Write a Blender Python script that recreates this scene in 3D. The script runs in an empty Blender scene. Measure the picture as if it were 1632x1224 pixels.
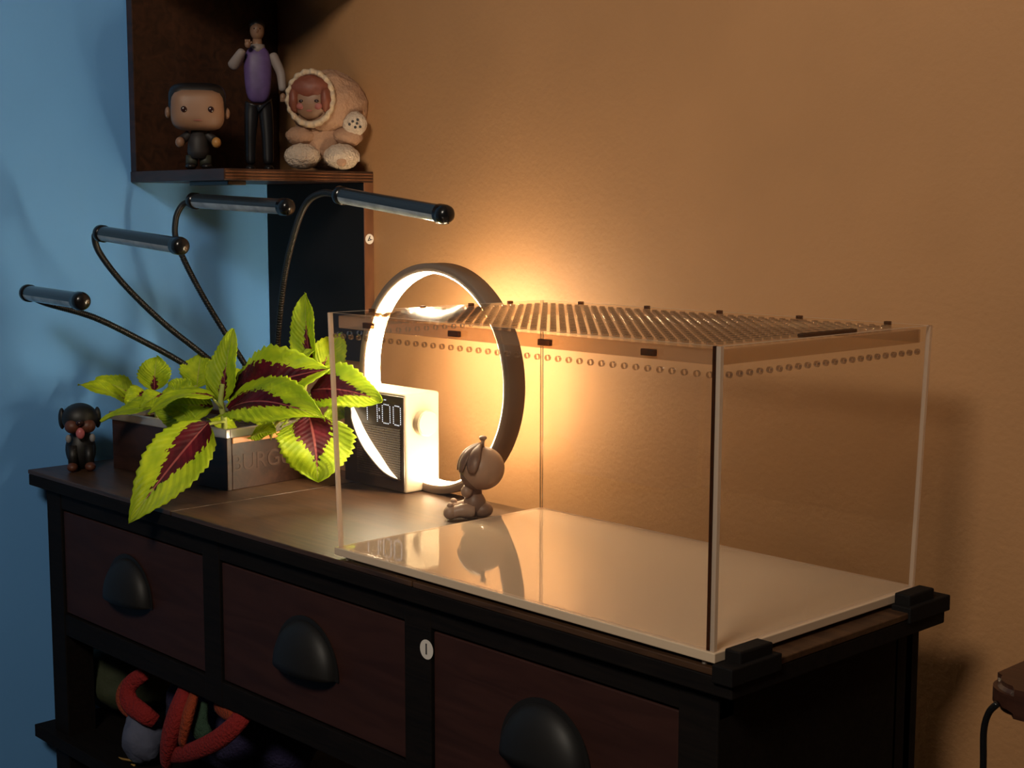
import bpy, bmesh, math, random
from mathutils import Vector, Matrix, noise
random.seed(7)
sc = bpy.context.scene
COL = sc.collection
PI = math.pi
ZO = 0.8125            # height of the acrylic case floor above the room floor; the cabinet top is at 0.80

# ------------------------------------------------------------------ camera
F = 2310.2184
YAW, PITCH, ROLL = -.8132, .1192, .0013
CAM = Vector((1.2058, -.8903, .3502 + ZO))
fwd = Vector((math.sin(YAW)*math.cos(PITCH), math.cos(YAW)*math.cos(PITCH), -math.sin(PITCH)))
rgt = Vector((math.cos(YAW), -math.sin(YAW), 0))
upv = rgt.cross(fwd)
rgt, upv = rgt*math.cos(ROLL)+upv*math.sin(ROLL), -rgt*math.sin(ROLL)+upv*math.cos(ROLL)
cd = bpy.data.cameras.new('camera'); cam = bpy.data.objects.new('camera', cd); COL.objects.link(cam)
cd.sensor_width = 36; cd.lens = F/1632*36; cd.clip_start = .02
m = Matrix((rgt, upv, -fwd)).transposed().to_4x4(); m.translation = CAM
cam.matrix_world = m
sc.camera = cam
# ------------------------------------------------------------------ world, exposure
w = bpy.data.worlds.new('world'); sc.world = w; w.use_nodes = True
bg = w.node_tree.nodes['Background']; bg.inputs[0].default_value = (.55, .6, .85, 1); bg.inputs[1].default_value = .03
sc.view_settings.view_transform = 'Standard'; sc.view_settings.look = 'None'
sc.view_settings.gamma = 1; sc.view_settings.exposure = 0.0; sc.view_settings.use_curve_mapping = False
RING_POWER = 90.0
LAMP_COL = (1.0, .80, .52, 1)
# added spotlight, unseen behind the viewer, to even the light on the tan wall
al = bpy.data.lights.new('added_wall_spot', 'AREA'); al.shape = 'DISK'; al.size = .6; al.energy = 14.5; al.spread = 1.75; al.color = (1, .88, .72)
alo = bpy.data.objects.new('added_wall_spot', al); COL.objects.link(alo); alo.location = (1.0, -1.60, 2.30)
alo.rotation_euler = (Vector((.25, .44, 1.6))-Vector((1.0, -1.60, 2.30))).to_track_quat('-Z', 'Y').to_euler()   # spotlight turned to the tan wall
sc.cycles.transparent_max_bounces = 40
sc.cycles.max_bounces = 14
sc.cycles.glossy_bounces = 6

# ------------------------------------------------------------------ pixel helpers (photo pixels -> directions)
def ray(x, y): return rgt*((x-816)/F) - upv*((y-612)/F) + fwd
def on(x, y, ax, v):
    d = ray(x, y); i = 'xyz'.index(ax); return CAM + d*((v-CAM[i])/d[i])
def D(x, y, depth): return CAM + ray(x, y)*depth
def at_z(px, z, depth):          # point seen in column px, at height z and depth
    lo, hi = -3000., 4000.
    for _ in range(60):
        mid = (lo+hi)/2
        if D(px, mid, depth).z > z: lo = mid
        else: hi = mid
    return D(px, lo, depth)

# ------------------------------------------------------------------ materials
MATS = {}
def nt(name):
    mt = bpy.data.materials.new(name); mt.use_nodes = True
    MATS[name] = mt
    return mt, mt.node_tree, mt.node_tree.nodes, mt.node_tree.links
def prin(name, col, rough=.5, metal=0, spec=.5, bump=None, var=None, coat=0, emit=None):
    """plain procedural material: base colour with noise variation and fine bump"""
    mt, t, n, l = nt(name); b = n['Principled BSDF']
    b.inputs['Base Color'].default_value = (*col, 1); b.inputs['Roughness'].default_value = rough
    b.inputs['Metallic'].default_value = metal; b.inputs['Specular IOR Level'].default_value = spec
    b.inputs['Coat Weight'].default_value = coat
    tc = n.new('ShaderNodeTexCoord')
    if var:
        sca, amt, stretch = var
        mp = n.new('ShaderNodeMapping'); mp.inputs['Scale'].default_value = stretch; l.new(tc.outputs['Object'], mp.inputs[0])
        no = n.new('ShaderNodeTexNoise'); no.inputs['Scale'].default_value = sca; no.inputs['Detail'].default_value = 6; l.new(mp.outputs[0], no.inputs['Vector'])
        rp = n.new('ShaderNodeValToRGB'); e = rp.color_ramp.elements
        e[0].position = .3; e[1].position = .7
        e[0].color = (*[c*(1-amt) for c in col], 1); e[1].color = (*[min(1, c*(1+amt)) for c in col], 1)
        l.new(no.outputs[0], rp.inputs[0]); l.new(rp.outputs[0], b.inputs['Base Color'])
    if bump:
        no2 = n.new('ShaderNodeTexNoise'); no2.inputs['Scale'].default_value = bump[0]; no2.inputs['Detail'].default_value = 3
        l.new(tc.outputs['Object'], no2.inputs['Vector'])
        bp = n.new('ShaderNodeBump'); bp.inputs['Strength'].default_value = bump[1]; bp.inputs['Distance'].default_value = bump[2]
        l.new(no2.outputs[0], bp.inputs['Height']); l.new(bp.outputs[0], b.inputs['Normal'])
    if emit:
        b.inputs['Emission Color'].default_value = (*emit[0], 1); b.inputs['Emission Strength'].default_value = emit[1]
    return mt
def wood(name, dark, light, rough=.4, scale=9, stretch=(1.2, 14, 14), spec=.5, coat=0):
    mt, t, n, l = nt(name); b = n['Principled BSDF']
    tc = n.new('ShaderNodeTexCoord'); mp = n.new('ShaderNodeMapping'); mp.inputs['Scale'].default_value = stretch
    l.new(tc.outputs['Object'], mp.inputs[0])
    no = n.new('ShaderNodeTexNoise'); no.inputs['Scale'].default_value = scale; no.inputs['Detail'].default_value = 8; no.inputs['Distortion'].default_value = 1.2
    l.new(mp.outputs[0], no.inputs['Vector'])
    rp = n.new('ShaderNodeValToRGB'); e = rp.color_ramp.elements; e[0].position = .32; e[1].position = .68
    e[0].color = (*dark, 1); e[1].color = (*light, 1); l.new(no.outputs[0], rp.inputs[0]); l.new(rp.outputs[0], b.inputs['Base Color'])
    no3 = n.new('ShaderNodeTexNoise'); no3.inputs['Scale'].default_value = 7; l.new(tc.outputs['Object'], no3.inputs['Vector'])
    mr = n.new('ShaderNodeMapRange'); mr.inputs[3].default_value = rough-.1; mr.inputs[4].default_value = rough+.12
    l.new(no3.outputs[0], mr.inputs[0]); l.new(mr.outputs[0], b.inputs['Roughness'])
    bp = n.new('ShaderNodeBump'); bp.inputs['Strength'].default_value = .25; bp.inputs['Distance'].default_value = .0006
    l.new(no.outputs[0], bp.inputs['Height']); l.new(bp.outputs[0], b.inputs['Normal'])
    b.inputs['Specular IOR Level'].default_value = spec; b.inputs['Coat Weight'].default_value = coat
    return mt
def thin_clear(name, tint=(.97, .96, .94), refl=1.0, base=.04, rough=.015):
    """thin acrylic sheet: transparent with a Schlick reflection, the same from both sides"""
    mt, t, n, l = nt(name); n.remove(n['Principled BSDF'])
    g = n.new('ShaderNodeNewGeometry'); dt = n.new('ShaderNodeVectorMath'); dt.operation = 'DOT_PRODUCT'
    l.new(g.outputs['Normal'], dt.inputs[0]); l.new(g.outputs['Incoming'], dt.inputs[1])
    ab = n.new('ShaderNodeMath'); ab.operation = 'ABSOLUTE'; l.new(dt.outputs['Value'], ab.inputs[0])
    su = n.new('ShaderNodeMath'); su.operation = 'SUBTRACT'; su.inputs[0].default_value = 1; l.new(ab.outputs[0], su.inputs[1])
    pw = n.new('ShaderNodeMath'); pw.operation = 'POWER'; pw.inputs[1].default_value = 5; l.new(su.outputs[0], pw.inputs[0])
    ma = n.new('ShaderNodeMath'); ma.operation = 'MULTIPLY_ADD'; ma.inputs[1].default_value = (1-base)*refl; ma.inputs[2].default_value = base*refl
    l.new(pw.outputs[0], ma.inputs[0])
    tr = n.new('ShaderNodeBsdfTransparent'); tr.inputs[0].default_value = (*tint, 1)
    gl = n.new('ShaderNodeBsdfGlossy'); gl.inputs['Roughness'].default_value = rough; gl.inputs[0].default_value = (1, 1, 1, 1)
    mx = n.new('ShaderNodeMixShader'); l.new(ma.outputs[0], mx.inputs[0]); l.new(tr.outputs[0], mx.inputs[1]); l.new(gl.outputs[0], mx.inputs[2])
    l.new(mx.outputs[0], n['Material Output'].inputs[0])
    return mt
def mix3(name, trans, tint, diff, dcol, gloss, rough=.1):
    """polished acrylic edge: part see-through, part milky, part glossy (weights)"""
    mt, t, n, l = nt(name); n.remove(n['Principled BSDF'])
    tr = n.new('ShaderNodeBsdfTransparent'); tr.inputs[0].default_value = (*tint, 1)
    df = n.new('ShaderNodeBsdfDiffuse'); df.inputs[0].default_value = (*dcol, 1)
    tl = n.new('ShaderNodeBsdfTranslucent'); tl.inputs[0].default_value = (*dcol, 1)
    gl = n.new('ShaderNodeBsdfGlossy'); gl.inputs['Roughness'].default_value = rough
    m1 = n.new('ShaderNodeMixShader'); m1.inputs[0].default_value = .55; l.new(df.outputs[0], m1.inputs[1]); l.new(tl.outputs[0], m1.inputs[2])
    m2 = n.new('ShaderNodeMixShader'); m2.inputs[0].default_value = diff/(diff+trans); l.new(tr.outputs[0], m2.inputs[1]); l.new(m1.outputs[0], m2.inputs[2])
    m3 = n.new('ShaderNodeMixShader'); m3.inputs[0].default_value = gloss; l.new(m2.outputs[0], m3.inputs[1]); l.new(gl.outputs[0], m3.inputs[2])
    l.new(m3.outputs[0], n['Material Output'].inputs[0])
    return mt
def emitter(name, col, s):
    mt, t, n, l = nt(name); n.remove(n['Principled BSDF'])
    e = n.new('ShaderNodeEmission'); e.inputs[0].default_value = col; e.inputs[1].default_value = s
    l.new(e.outputs[0], n['Material Output'].inputs[0]); return mt
def leaf_material(name):
    mt, t, n, l = nt(name); b = n['Principled BSDF']
    uv = n.new('ShaderNodeUVMap'); uv.uv_map = 'UVMap'
    sp = n.new('ShaderNodeSeparateXYZ'); l.new(uv.outputs[0], sp.inputs[0])
    def M(op, a, bb, c=None):
        k = n.new('ShaderNodeMath'); k.operation = op
        for i, v in enumerate((a, bb, c)):
            if v is None: continue
            if isinstance(v, (int, float)): k.inputs[i].default_value = v
            else: l.new(v, k.inputs[i])
        return k.outputs[0]
    u = M('ABSOLUTE', M('MULTIPLY_ADD', sp.outputs[0], 2, -1), 0)
    v = sp.outputs[1]
    at = n.new('ShaderNodeAttribute'); at.attribute_type = 'OBJECT'; at.attribute_name = 'burg'
    no = n.new('ShaderNodeTexNoise'); no.inputs['Scale'].default_value = 16; no.inputs['Detail'].default_value = 5; l.new(uv.outputs[0], no.inputs['Vector'])
    # jagged burgundy patch that narrows toward the tip
    slant = M('MULTIPLY_ADD', u, -.28, v)
    sw = n.new('ShaderNodeMath'); sw.operation = 'FRACT'; l.new(M('MULTIPLY', slant, 13), sw.inputs[0])
    lim = M('MULTIPLY_ADD', v, -1.0, M('MULTIPLY', at.outputs['Fac'], 1.0))
    lim = M('MULTIPLY', lim, .95)
    lim = M('ADD', lim, M('MULTIPLY_ADD', no.outputs[0], .5, -.27))
    lim = M('ADD', lim, M('MULTIPLY_ADD', sw.outputs[0], .10, -.05))
    mask = M('GREATER_THAN', lim, u)
    vein = M('LESS_THAN', u, .03)
    side = M('LESS_THAN', sw.outputs[0], .09)
    nz = n.new('ShaderNodeTexNoise'); nz.inputs['Scale'].default_value = 5; l.new(uv.outputs[0], nz.inputs['Vector'])
    gr = n.new('ShaderNodeValToRGB'); e = gr.color_ramp.elements; e[0].position = .3; e[1].position = .7
    e[0].color = (.34, .52, .012, 1); e[1].color = (.60, .74, .022, 1); l.new(nz.outputs[0], gr.inputs[0])
    br = n.new('ShaderNodeValToRGB'); e = br.color_ramp.elements; e[0].position = .35; e[1].position = .7
    e[0].color = (.055, .003, .010, 1); e[1].color = (.17, .008, .022, 1); l.new(nz.outputs[0], br.inputs[0])
    def MX(f, a, c):
        k = n.new('ShaderNodeMix'); k.data_type = 'RGBA'; l.new(f, k.inputs[0]) if not isinstance(f, float) else None
        for i, q in ((6, a), (7, c)):
            if isinstance(q, tuple): k.inputs[i].default_value = q
            else: l.new(q, k.inputs[i])
        return k.outputs[2]
    c1 = MX(mask, gr.outputs[0], br.outputs[0])
    vc = MX(mask, (.5, .55, .10, 1), (.42, .10, .10, 1))
    c2 = MX(vein, c1, vc)
    l.new(c2, b.inputs['Base Color']); b.inputs['Roughness'].default_value = .5; b.inputs['Specular IOR Level'].default_value = .3
    tl = n.new('ShaderNodeBsdfTranslucent'); l.new(c2, tl.inputs[0])
    mx = n.new('ShaderNodeMixShader'); mx.inputs[0].default_value = .35; l.new(b.outputs[0], mx.inputs[1]); l.new(tl.outputs[0], mx.inputs[2])
    l.new(mx.outputs[0], n['Material Output'].inputs[0])
    bp = n.new('ShaderNodeBump'); bp.inputs['Strength'].default_value = .5; bp.inputs['Distance'].default_value = .001
    l.new(M('MULTIPLY', M('SUBTRACT', 1, M('ABSOLUTE', M('MULTIPLY_ADD', sw.outputs[0], 2, -1), 0)), 1.0), bp.inputs['Height'])
    l.new(bp.outputs[0], b.inputs['Normal'])
    return mt

prin('ceiling_paint', (.55, .50, .44), .8)
prin('far_wall', (.20, .13, .075), .8)
prin('tan_wall', (.385, .195, .082), .62, bump=(140, .32, .002), var=(6, .05, (1, 1, 1)), spec=.35)
prin('blue_wall', (.165, .455, .97), .75, bump=(150, .1, .001), var=(4, .04, (1, 1, 1)), spec=.25)
wood('floor_wood', (.05, .025, .015), (.09, .05, .03))
wood('cabinet_top', (.035, .016, .008), (.085, .040, .018), .42, 7, (1.5, 16, 16))
wood('cabinet_dark', (.006, .005, .005), (.011, .008, .007), .65, spec=.10)
wood('drawer_wood', (.030, .010, .008), (.046, .016, .012), .6, 6, (1.2, 9, 9), spec=.25)
wood('shelf_wood', (.020, .008, .005), (.055, .020, .010), .38, 6, (2, 10, 10))
wood('shelf_edge', (.075, .028, .012), (.16, .062, .026), .4, 6, (6, 6, 1.2))
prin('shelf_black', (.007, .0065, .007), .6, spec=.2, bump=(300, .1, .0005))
wood('crate_wood', (.022, .009, .006), (.050, .020, .012), .35, 6, (2, 12, 12))
prin('crate_letter', (.060, .028, .018), .5)
wood('stool_wood', (.03, .010, .006), (.055, .02, .012), .4)
prin('black_metal', (.013, .012, .012), .38, metal=.2)
prin('pull_metal', (.014, .013, .013), .5, metal=.1, spec=.3)
prin('black_plastic', (.008, .008, .009), .22)
prin('rubber', (.006, .005, .005), .75, spec=.15, bump=(200, .2, .0006))
prin('gooseneck', (.006, .006, .006), .4)
prin('lamp_shell', (.22, .15, .105), .5, spec=.4)
prin('clock_body', (.30, .235, .16), .5)
prin('clock_face', (.050, .030, .019), .35)
prin('tube_clear', (.30, .33, .36), .15, var=(40, .3, (1, 1, 1)))
prin('tube_housing', (.025, .03, .035), .22)
prin('doll_clay', (.42, .27, .19), .42, var=(30, .12, (1, 1, 1)))
prin('doll_dark', (.22, .125, .085), .45)
prin('skin', (.25, .135, .08), .5)
prin('hair_black', (.010, .008, .008), .4)
prin('cloth_dark', (.022, .018, .018), .6)
prin('cloth_green', (.028, .03, .02), .6)
prin('vest_purple', (.11, .065, .19), .5, var=(60, .2, (1, 1, 1)))
prin('shirt_white', (.27, .22, .20), .6)
prin('trouser_black', (.012, .011, .013), .35)
prin('mustard', (.42, .20, .05), .5)
prin('plush_peach', (.38, .215, .13), .9, bump=(160, .8, .004), var=(14, .14, (1, 1, 1)))
prin('plush_cream', (.58, .44, .30), .9, bump=(120, .8, .003))
prin('plush_white', (.58, .45, .34), .95, bump=(220, 1, .005))
prin('hair_red', (.20, .055, .030), .55, bump=(40, .4, .003))
prin('cheek', (.33, .10, .08), .6)
prin('eye_dark', (.03, .012, .012), .2)
prin('paper_white', (.72, .66, .60), .6)
prin('ink', (.03, .025, .03), .6)
prin('puppy_black', (.008, .007, .007), .5)
prin('puppy_brown', (.11, .035, .018), .5)
prin('tongue_pink', (.5, .13, .14), .4)
prin('grey_speck', (.25, .24, .25), .5)
prin('soil', (.035, .022, .014), .9, bump=(80, 1, .006))
prin('stem_green', (.42, .48, .10), .5)
prin('reflection_amber', (.75, .33, .12), .3)
prin('yarn_red', (.26, .010, .009), .9, bump=(260, 1, .004))
prin('yarn_orange', (.30, .040, .008), .9, bump=(260, 1, .004))
prin('yarn_navy', (.02, .015, .06), .9, bump=(260, 1, .004))
prin('yarn_green', (.025, .06, .035), .9, bump=(260, 1, .004))
prin('cloth_grey_blue', (.10, .11, .17), .9, bump=(60, .6, .004))
prin('bag_green', (.035, .045, .02), .8, bump=(60, .5, .004))
prin('straw', (.40, .22, .05), .6)
prin('grey_fabric', (.10, .09, .085), .8, bump=(120, .6, .003))
prin('opal_base', (.66, .50, .35), .04, spec=.6)
thin_clear('acrylic', (.985, .98, .97), .5)
thin_clear('acrylic_lid', (.97, .95, .92), .5, .05, .05)
thin_clear('clear_tray', (.86, .80, .74), 1.0, .10, .06)
mix3('acrylic_edge', .25, (.9, .8, .7), .75, (.95, .82, .68), .15)
mix3('painted_dark_line', .5, (.30, .18, .11), .3, (.10, .05, .03), .03)
mix3('milky_tray', .45, (.85, .80, .72), .45, (.75, .68, .58), .3, .08)
mix3('acrylic_rim', .75, (.84, .72, .58), .18, (.8, .66, .5), .08, .06)
mix3('hole_wall', .70, (.55, .44, .35), .12, (.5, .38, .28), .25, .12)  # dark tint stands in for refraction darkening the clear hole walls
mix3('smoky_tab', .55, (.40, .27, .18), .25, (.2, .13, .08), .05)
mt, t, n, l = nt('acrylic_post'); n.remove(n['Principled BSDF']); g = n.new('ShaderNodeBsdfGlass'); g.inputs['IOR'].default_value = 1.49; g.inputs['Roughness'].default_value = .02
g.inputs[0].default_value = (.97, .95, .92, 1); l.new(g.outputs[0], n['Material Output'].inputs[0])
emitter('lamp_light', LAMP_COL, RING_POWER)
emitter('slot_light', LAMP_COL, 3.5)
emitter('led_white', (.85, .9, 1, 1), 2.2)
leaf_material('coleus_leaf')
# speaker grille: fine square holes in the clock face
mt = prin('grille', (.10, .062, .038), .42); t = mt.node_tree; n = t.nodes; l = t.links; b = n['Principled BSDF']
tc = n.new('ShaderNodeTexCoord'); sx = n.new('ShaderNodeSeparateXYZ'); l.new(tc.outputs['Object'], sx.inputs[0])
prods = []
for o_ in (sx.outputs[0], sx.outputs[2]):
    k = n.new('ShaderNodeMath'); k.operation = 'MULTIPLY'; k.inputs[1].default_value = 2*PI/.0031; l.new(o_, k.inputs[0])
    s_ = n.new('ShaderNodeMath'); s_.operation = 'SINE'; l.new(k.outputs[0], s_.inputs[0]); prods.append(s_.outputs[0])
mxm = n.new('ShaderNodeMath'); mxm.operation = 'MINIMUM'; l.new(prods[0], mxm.inputs[0]); l.new(prods[1], mxm.inputs[1])
rp = n.new('ShaderNodeValToRGB'); rp.color_ramp.elements[0].position = .0; rp.color_ramp.elements[1].position = .3
rp.color_ramp.elements[0].color = (.13, .072, .038, 1); rp.color_ramp.elements[1].color = (.022, .012, .007, 1)
l.new(mxm.outputs[0], rp.inputs[0]); l.new(rp.outputs[0], b.inputs['Base Color'])
bp = n.new('ShaderNodeBump'); bp.invert = True; bp.inputs['Distance'].default_value = .0008; l.new(mxm.outputs[0], bp.inputs['Height']); l.new(bp.outputs[0], b.inputs['Normal'])

# ------------------------------------------------------------------ object helpers (geometry is given in room coordinates)
ORIG = {}
def tag(o, label=None, cat=None, group=None, kind=None):
    for k, v in (('label', label), ('category', cat), ('group', group), ('kind', kind)):
        if v: o[k] = v
    return o
def thing(name, loc, label, cat, group=None):
    o = bpy.data.objects.new(name, None); o.empty_display_size = .02; COL.objects.link(o); o.location = loc
    ORIG[o.name] = Vector(loc); return tag(o, label, cat, group)
def obj(name, bm, mat, parent=None, smooth=False, mats=None):
    if isinstance(bm, tuple):
        vs, fs = bm; me = bpy.data.meshes.new(name); me.from_pydata([tuple(v) for v in vs], [], fs)
    else:
        me = bpy.data.meshes.new(name); bmesh.ops.recalc_face_normals(bm, faces=bm.faces); bm.to_mesh(me); bm.free()
    o = bpy.data.objects.new(name, me); COL.objects.link(o)
    if parent is not None:
        org = ORIG[parent.name]; o.parent = parent
    else:
        xs = [v.co for v in me.vertices]
        org = Vector(((min(v.x for v in xs)+max(v.x for v in xs))/2, (min(v.y for v in xs)+max(v.y for v in xs))/2, min(v.z for v in xs)))
        o.location = org
    ORIG[o.name] = org.copy()
    me.transform(Matrix.Translation(-org))
    for mm in (mats or [mat]): me.materials.append(MATS[mm])
    if smooth:
        for p in me.polygons: p.use_smooth = True
    me.update()
    return o
def struct(name, bm, mat, parent=None): return tag(obj(name, bm, mat, parent), kind='structure')
def bx(x0, x1, y0, y1, z0, z1, bev=0, seg=2, bm=None, mtx=None):
    b = bmesh.new()
    vs = [b.verts.new((x, y, z)) for x in (x0, x1) for y in (y0, y1) for z in (z0, z1)]
    for f in ((0, 1, 3, 2), (4, 6, 7, 5), (0, 4, 5, 1), (2, 3, 7, 6), (0, 2, 6, 4), (1, 5, 7, 3)): b.faces.new([vs[i] for i in f])
    if bev: bmesh.ops.bevel(b, geom=list(b.edges), offset=bev, segments=seg, affect='EDGES', profile=.5)
    if mtx: b.transform(mtx)
    if bm is None: return b
    me = bpy.data.meshes.new('t'); b.to_mesh(me); b.free(); bm.from_mesh(me); bpy.data.meshes.remove(me); return bm
def catmull(P, k=8):
    P = [Vector(p) for p in P]; Q = [P[0]*2-P[1]] + P + [P[-1]*2-P[-2]]; out = []
    for i in range(1, len(Q)-2):
        a, b_, c, d = Q[i-1:i+3]
        for j in range(k):
            s = j/k; out.append(.5*((2*b_)+(c-a)*s+(2*a-5*b_+4*c-d)*s*s+(3*b_-a-3*c+d)*s**3))
    out.append(P[-1]); return out
def tube(P, r, n_=10, cap=True, flat=1.0, nref=None):
    """sweep; r is a radius or a list"""
    P = [Vector(p) for p in P]; b = bmesh.new(); rings = []; prev = None
    for i, p in enumerate(P):
        tg = (P[min(i+1, len(P)-1)]-P[max(i-1, 0)]).normalized()
        if prev is None:
            ref = nref or (Vector((0, 0, 1)) if abs(tg.z) < .9 else Vector((1, 0, 0)))
        else: ref = prev
        nn = (ref - tg*ref.dot(tg)).normalized(); prev = nn; bb = tg.cross(nn)
        rr = r[i] if isinstance(r, (list, tuple)) else r
        rings.append([b.verts.new(p + nn*(rr*flat*math.cos(2*PI*k/n_)) + bb*(rr*math.sin(2*PI*k/n_))) for k in range(n_)])
    for a, c in zip(rings, rings[1:]):
        for k in range(n_): b.faces.new((a[k], a[(k+1) % n_], c[(k+1) % n_], c[k]))
    if cap: b.faces.new(rings[0][::-1]); b.faces.new(rings[-1])
    return b
def lathe(prof, org=(0, 0, 0), axis=(0, 0, 1), n_=24):
    """prof = [(radius, height)]"""
    ax = Vector(axis).normalized(); ref = Vector((1, 0, 0)) if abs(ax.x) < .9 else Vector((0, 1, 0))
    u = (ref-ax*ref.dot(ax)).normalized(); v = ax.cross(u); o_ = Vector(org); b = bmesh.new(); rings = []
    for r, h in prof:
        if r < 1e-6: rings.append([b.verts.new(o_+ax*h)])
        else: rings.append([b.verts.new(o_+ax*h+(u*math.cos(2*PI*k/n_)+v*math.sin(2*PI*k/n_))*r) for k in range(n_)])
    for a, c in zip(rings, rings[1:]):
        for k in range(n_):
            k2 = (k+1) % n_
            if len(a) == 1 and len(c) == 1: break
            if len(a) == 1: b.faces.new((a[0], c[k], c[k2]))
            elif len(c) == 1: b.faces.new((a[k], a[k2], c[0]))
            else: b.faces.new((a[k], a[k2], c[k2], c[k]))
    for R_ in (rings[0], rings[-1]):
        if len(R_) > 1: b.faces.new(R_)
    return b
def ball(c, r, mtx=None, fn=None, u_=20, v_=14):
    """ellipsoid; r = (rx, ry, rz); fn displaces the unit vector by a factor"""
    b = bmesh.new(); bmesh.ops.create_uvsphere(b, u_segments=u_, v_segments=v_, radius=1)
    if not isinstance(r, (tuple, list)): r = (r, r, r)
    for v in b.verts:
        k = fn(v.co.copy()) if fn else 1
        p = Vector((v.co.x*r[0], v.co.y*r[1], v.co.z*r[2]))*k
        if mtx: p = mtx @ p
        v.co = p + Vector(c)
    return b
def merge(*bs):
    out = bmesh.new()
    for b in bs:
        me = bpy.data.meshes.new('t'); b.to_mesh(me); b.free(); out.from_mesh(me); bpy.data.meshes.remove(me)
    return out
def skin(name, P, E, Rr, mat, parent, lev=2):
    """one continuous body grown over a stick figure"""
    org = ORIG[parent.name]; me = bpy.data.meshes.new(name); me.from_pydata([tuple(Vector(p)-org) for p in P], E, [])
    o = bpy.data.objects.new(name, me); COL.objects.link(o); o.parent = parent; ORIG[o.name] = org.copy()
    sk = o.modifiers.new('skin', 'SKIN'); sk.use_smooth_shade = True
    for i, r in enumerate(Rr):
        me.skin_vertices[0].data[i].radius = (r, r); me.skin_vertices[0].data[i].use_root = (i == 0)
    s = o.modifiers.new('sub', 'SUBSURF'); s.levels = s.render_levels = lev
    me.materials.append(MATS[mat]); return o
def text(name, body, size, mtx, mat, parent, ext=.0004):
    cu = bpy.data.curves.new(name, 'FONT'); cu.body = body; cu.size = size; cu.extrude = ext; cu.align_x = 'CENTER'; cu.align_y = 'CENTER'
    o = bpy.data.objects.new(name+'_t', cu); COL.objects.link(o)
    dg = bpy.context.evaluated_depsgraph_get(); me = bpy.data.meshes.new_from_object(o.evaluated_get(dg))
    bpy.data.objects.remove(o); b = bmesh.new(); b.from_mesh(me); b.transform(mtx); bpy.data.meshes.remove(me)
    return obj(name, b, mat, parent)
def frame(o_, x, y, z):
    M_ = Matrix((Vector(x), Vector(y), Vector(z))).transposed().to_4x4(); M_.translation = Vector(o_); return M_

# ------------------------------------------------------------------ the room
XB, YT = -.755, .442          # blue wall and tan wall planes
ZT = ZO - .0125               # cabinet top = 0.80
struct('wall_back', bx(XB-.1, 2.7, YT, YT+.1, 0, 2.4), 'tan_wall')
struct('wall_left', bx(XB-.1, XB, -2.4, YT, 0, 2.4), 'blue_wall')
struct('wall_right', bx(2.6, 2.7, -2.4, YT, 0, 2.4), 'far_wall')
struct('wall_front', bx(XB-.1, 2.7, -2.5, -2.4, 0, 2.4), 'far_wall')
struct('ceiling', bx(XB-.1, 2.7, -2.5, YT+.1, 2.4, 2.5), 'ceiling_paint')
struct('floor', bx(XB-.1, 2.7, -2.5, YT+.1, -.1, 0), 'floor_wood')

# ------------------------------------------------------------------ cabinet
CX0, CX1, CY0, CY1 = -.722, .522, -.004, .318
cab = thing('drawer_cabinet', ((CX0+CX1)/2, (CY0+CY1)/2, 0), 'long dark wooden cabinet with three drawers and cup pulls under the acrylic case', 'cabinet')
s1, s2 = -.333, .126
g_ = .0009
for a, b_ in ((CX0, s1-g_), (s1+g_, s2-g_), (s2+g_, CX1)):
    obj('top_board', bx(a, b_, CY0, CY1, ZT-.006, ZT, .0010), 'cabinet_top', cab)
obj('top_underlay', bx(CX0+.0005, CX1-.0005, CY0+.0005, CY1-.0005, ZT-.022, ZT-.0061, .0015), 'cabinet_dark', cab)
FY = .008
zr0, zr1 = ZT-.022, ZT-.047
LX0, LX1 = -.690, .500
obj('top_rail', bx(LX0, LX1, FY, FY+.02, zr1, zr0, .001), 'cabinet_dark', cab)
dz1 = ZT-.196
obj('bottom_rail', bx(LX0, LX1, FY, FY+.02, dz1-.03, dz1, .001), 'cabinet_dark', cab)
obj('carcass_back', bx(LX0, LX1, CY1-.03, CY1-.02, dz1-.03, zr0), 'cabinet_dark', cab)
obj('carcass_floor', bx(LX0, LX1, FY+.02, CY1-.03, dz1-.03, dz1-.015), 'cabinet_dark', cab)
obj('side_panel', bx(LX1-.022, LX1, FY+.04, CY1-.045, .06, zr0), 'cabinet_dark', cab)
obj('side_panel', bx(LX0, LX0+.02, FY+.03, CY1-.045, dz1-.03, zr0), 'cabinet_dark', cab)
for a in (LX0, LX1-.042):
    for yy in (FY-.001, CY1-.05):
        obj('leg', bx(a, a+.042, yy, yy+.042, 0, zr0, .0015), 'cabinet_dark', cab)
stiles = ((-.283, -.2455), (.099, .1403))
for a, b_ in stiles: obj('divider', bx(a, b_, FY-.0005, FY+.03, dz1-.03, zr0, .001), 'cabinet_dark', cab)
st = obj('number_sticker', lathe([(.0001, 0), (.0100, 0), (.0100, .0004), (.0001, .0004)], (.1345, FY-.0008, ZT-.0695), (0, -1, 0), 28), 'paper_white', cab)
st['label'] = 'round white sticker with the number 1'
text('number', '1', .016, frame((.1345, FY-.0014, ZT-.0695), (1, 0, 0), (0, 0, 1), (0, -1, 0)), 'ink', st)
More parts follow.
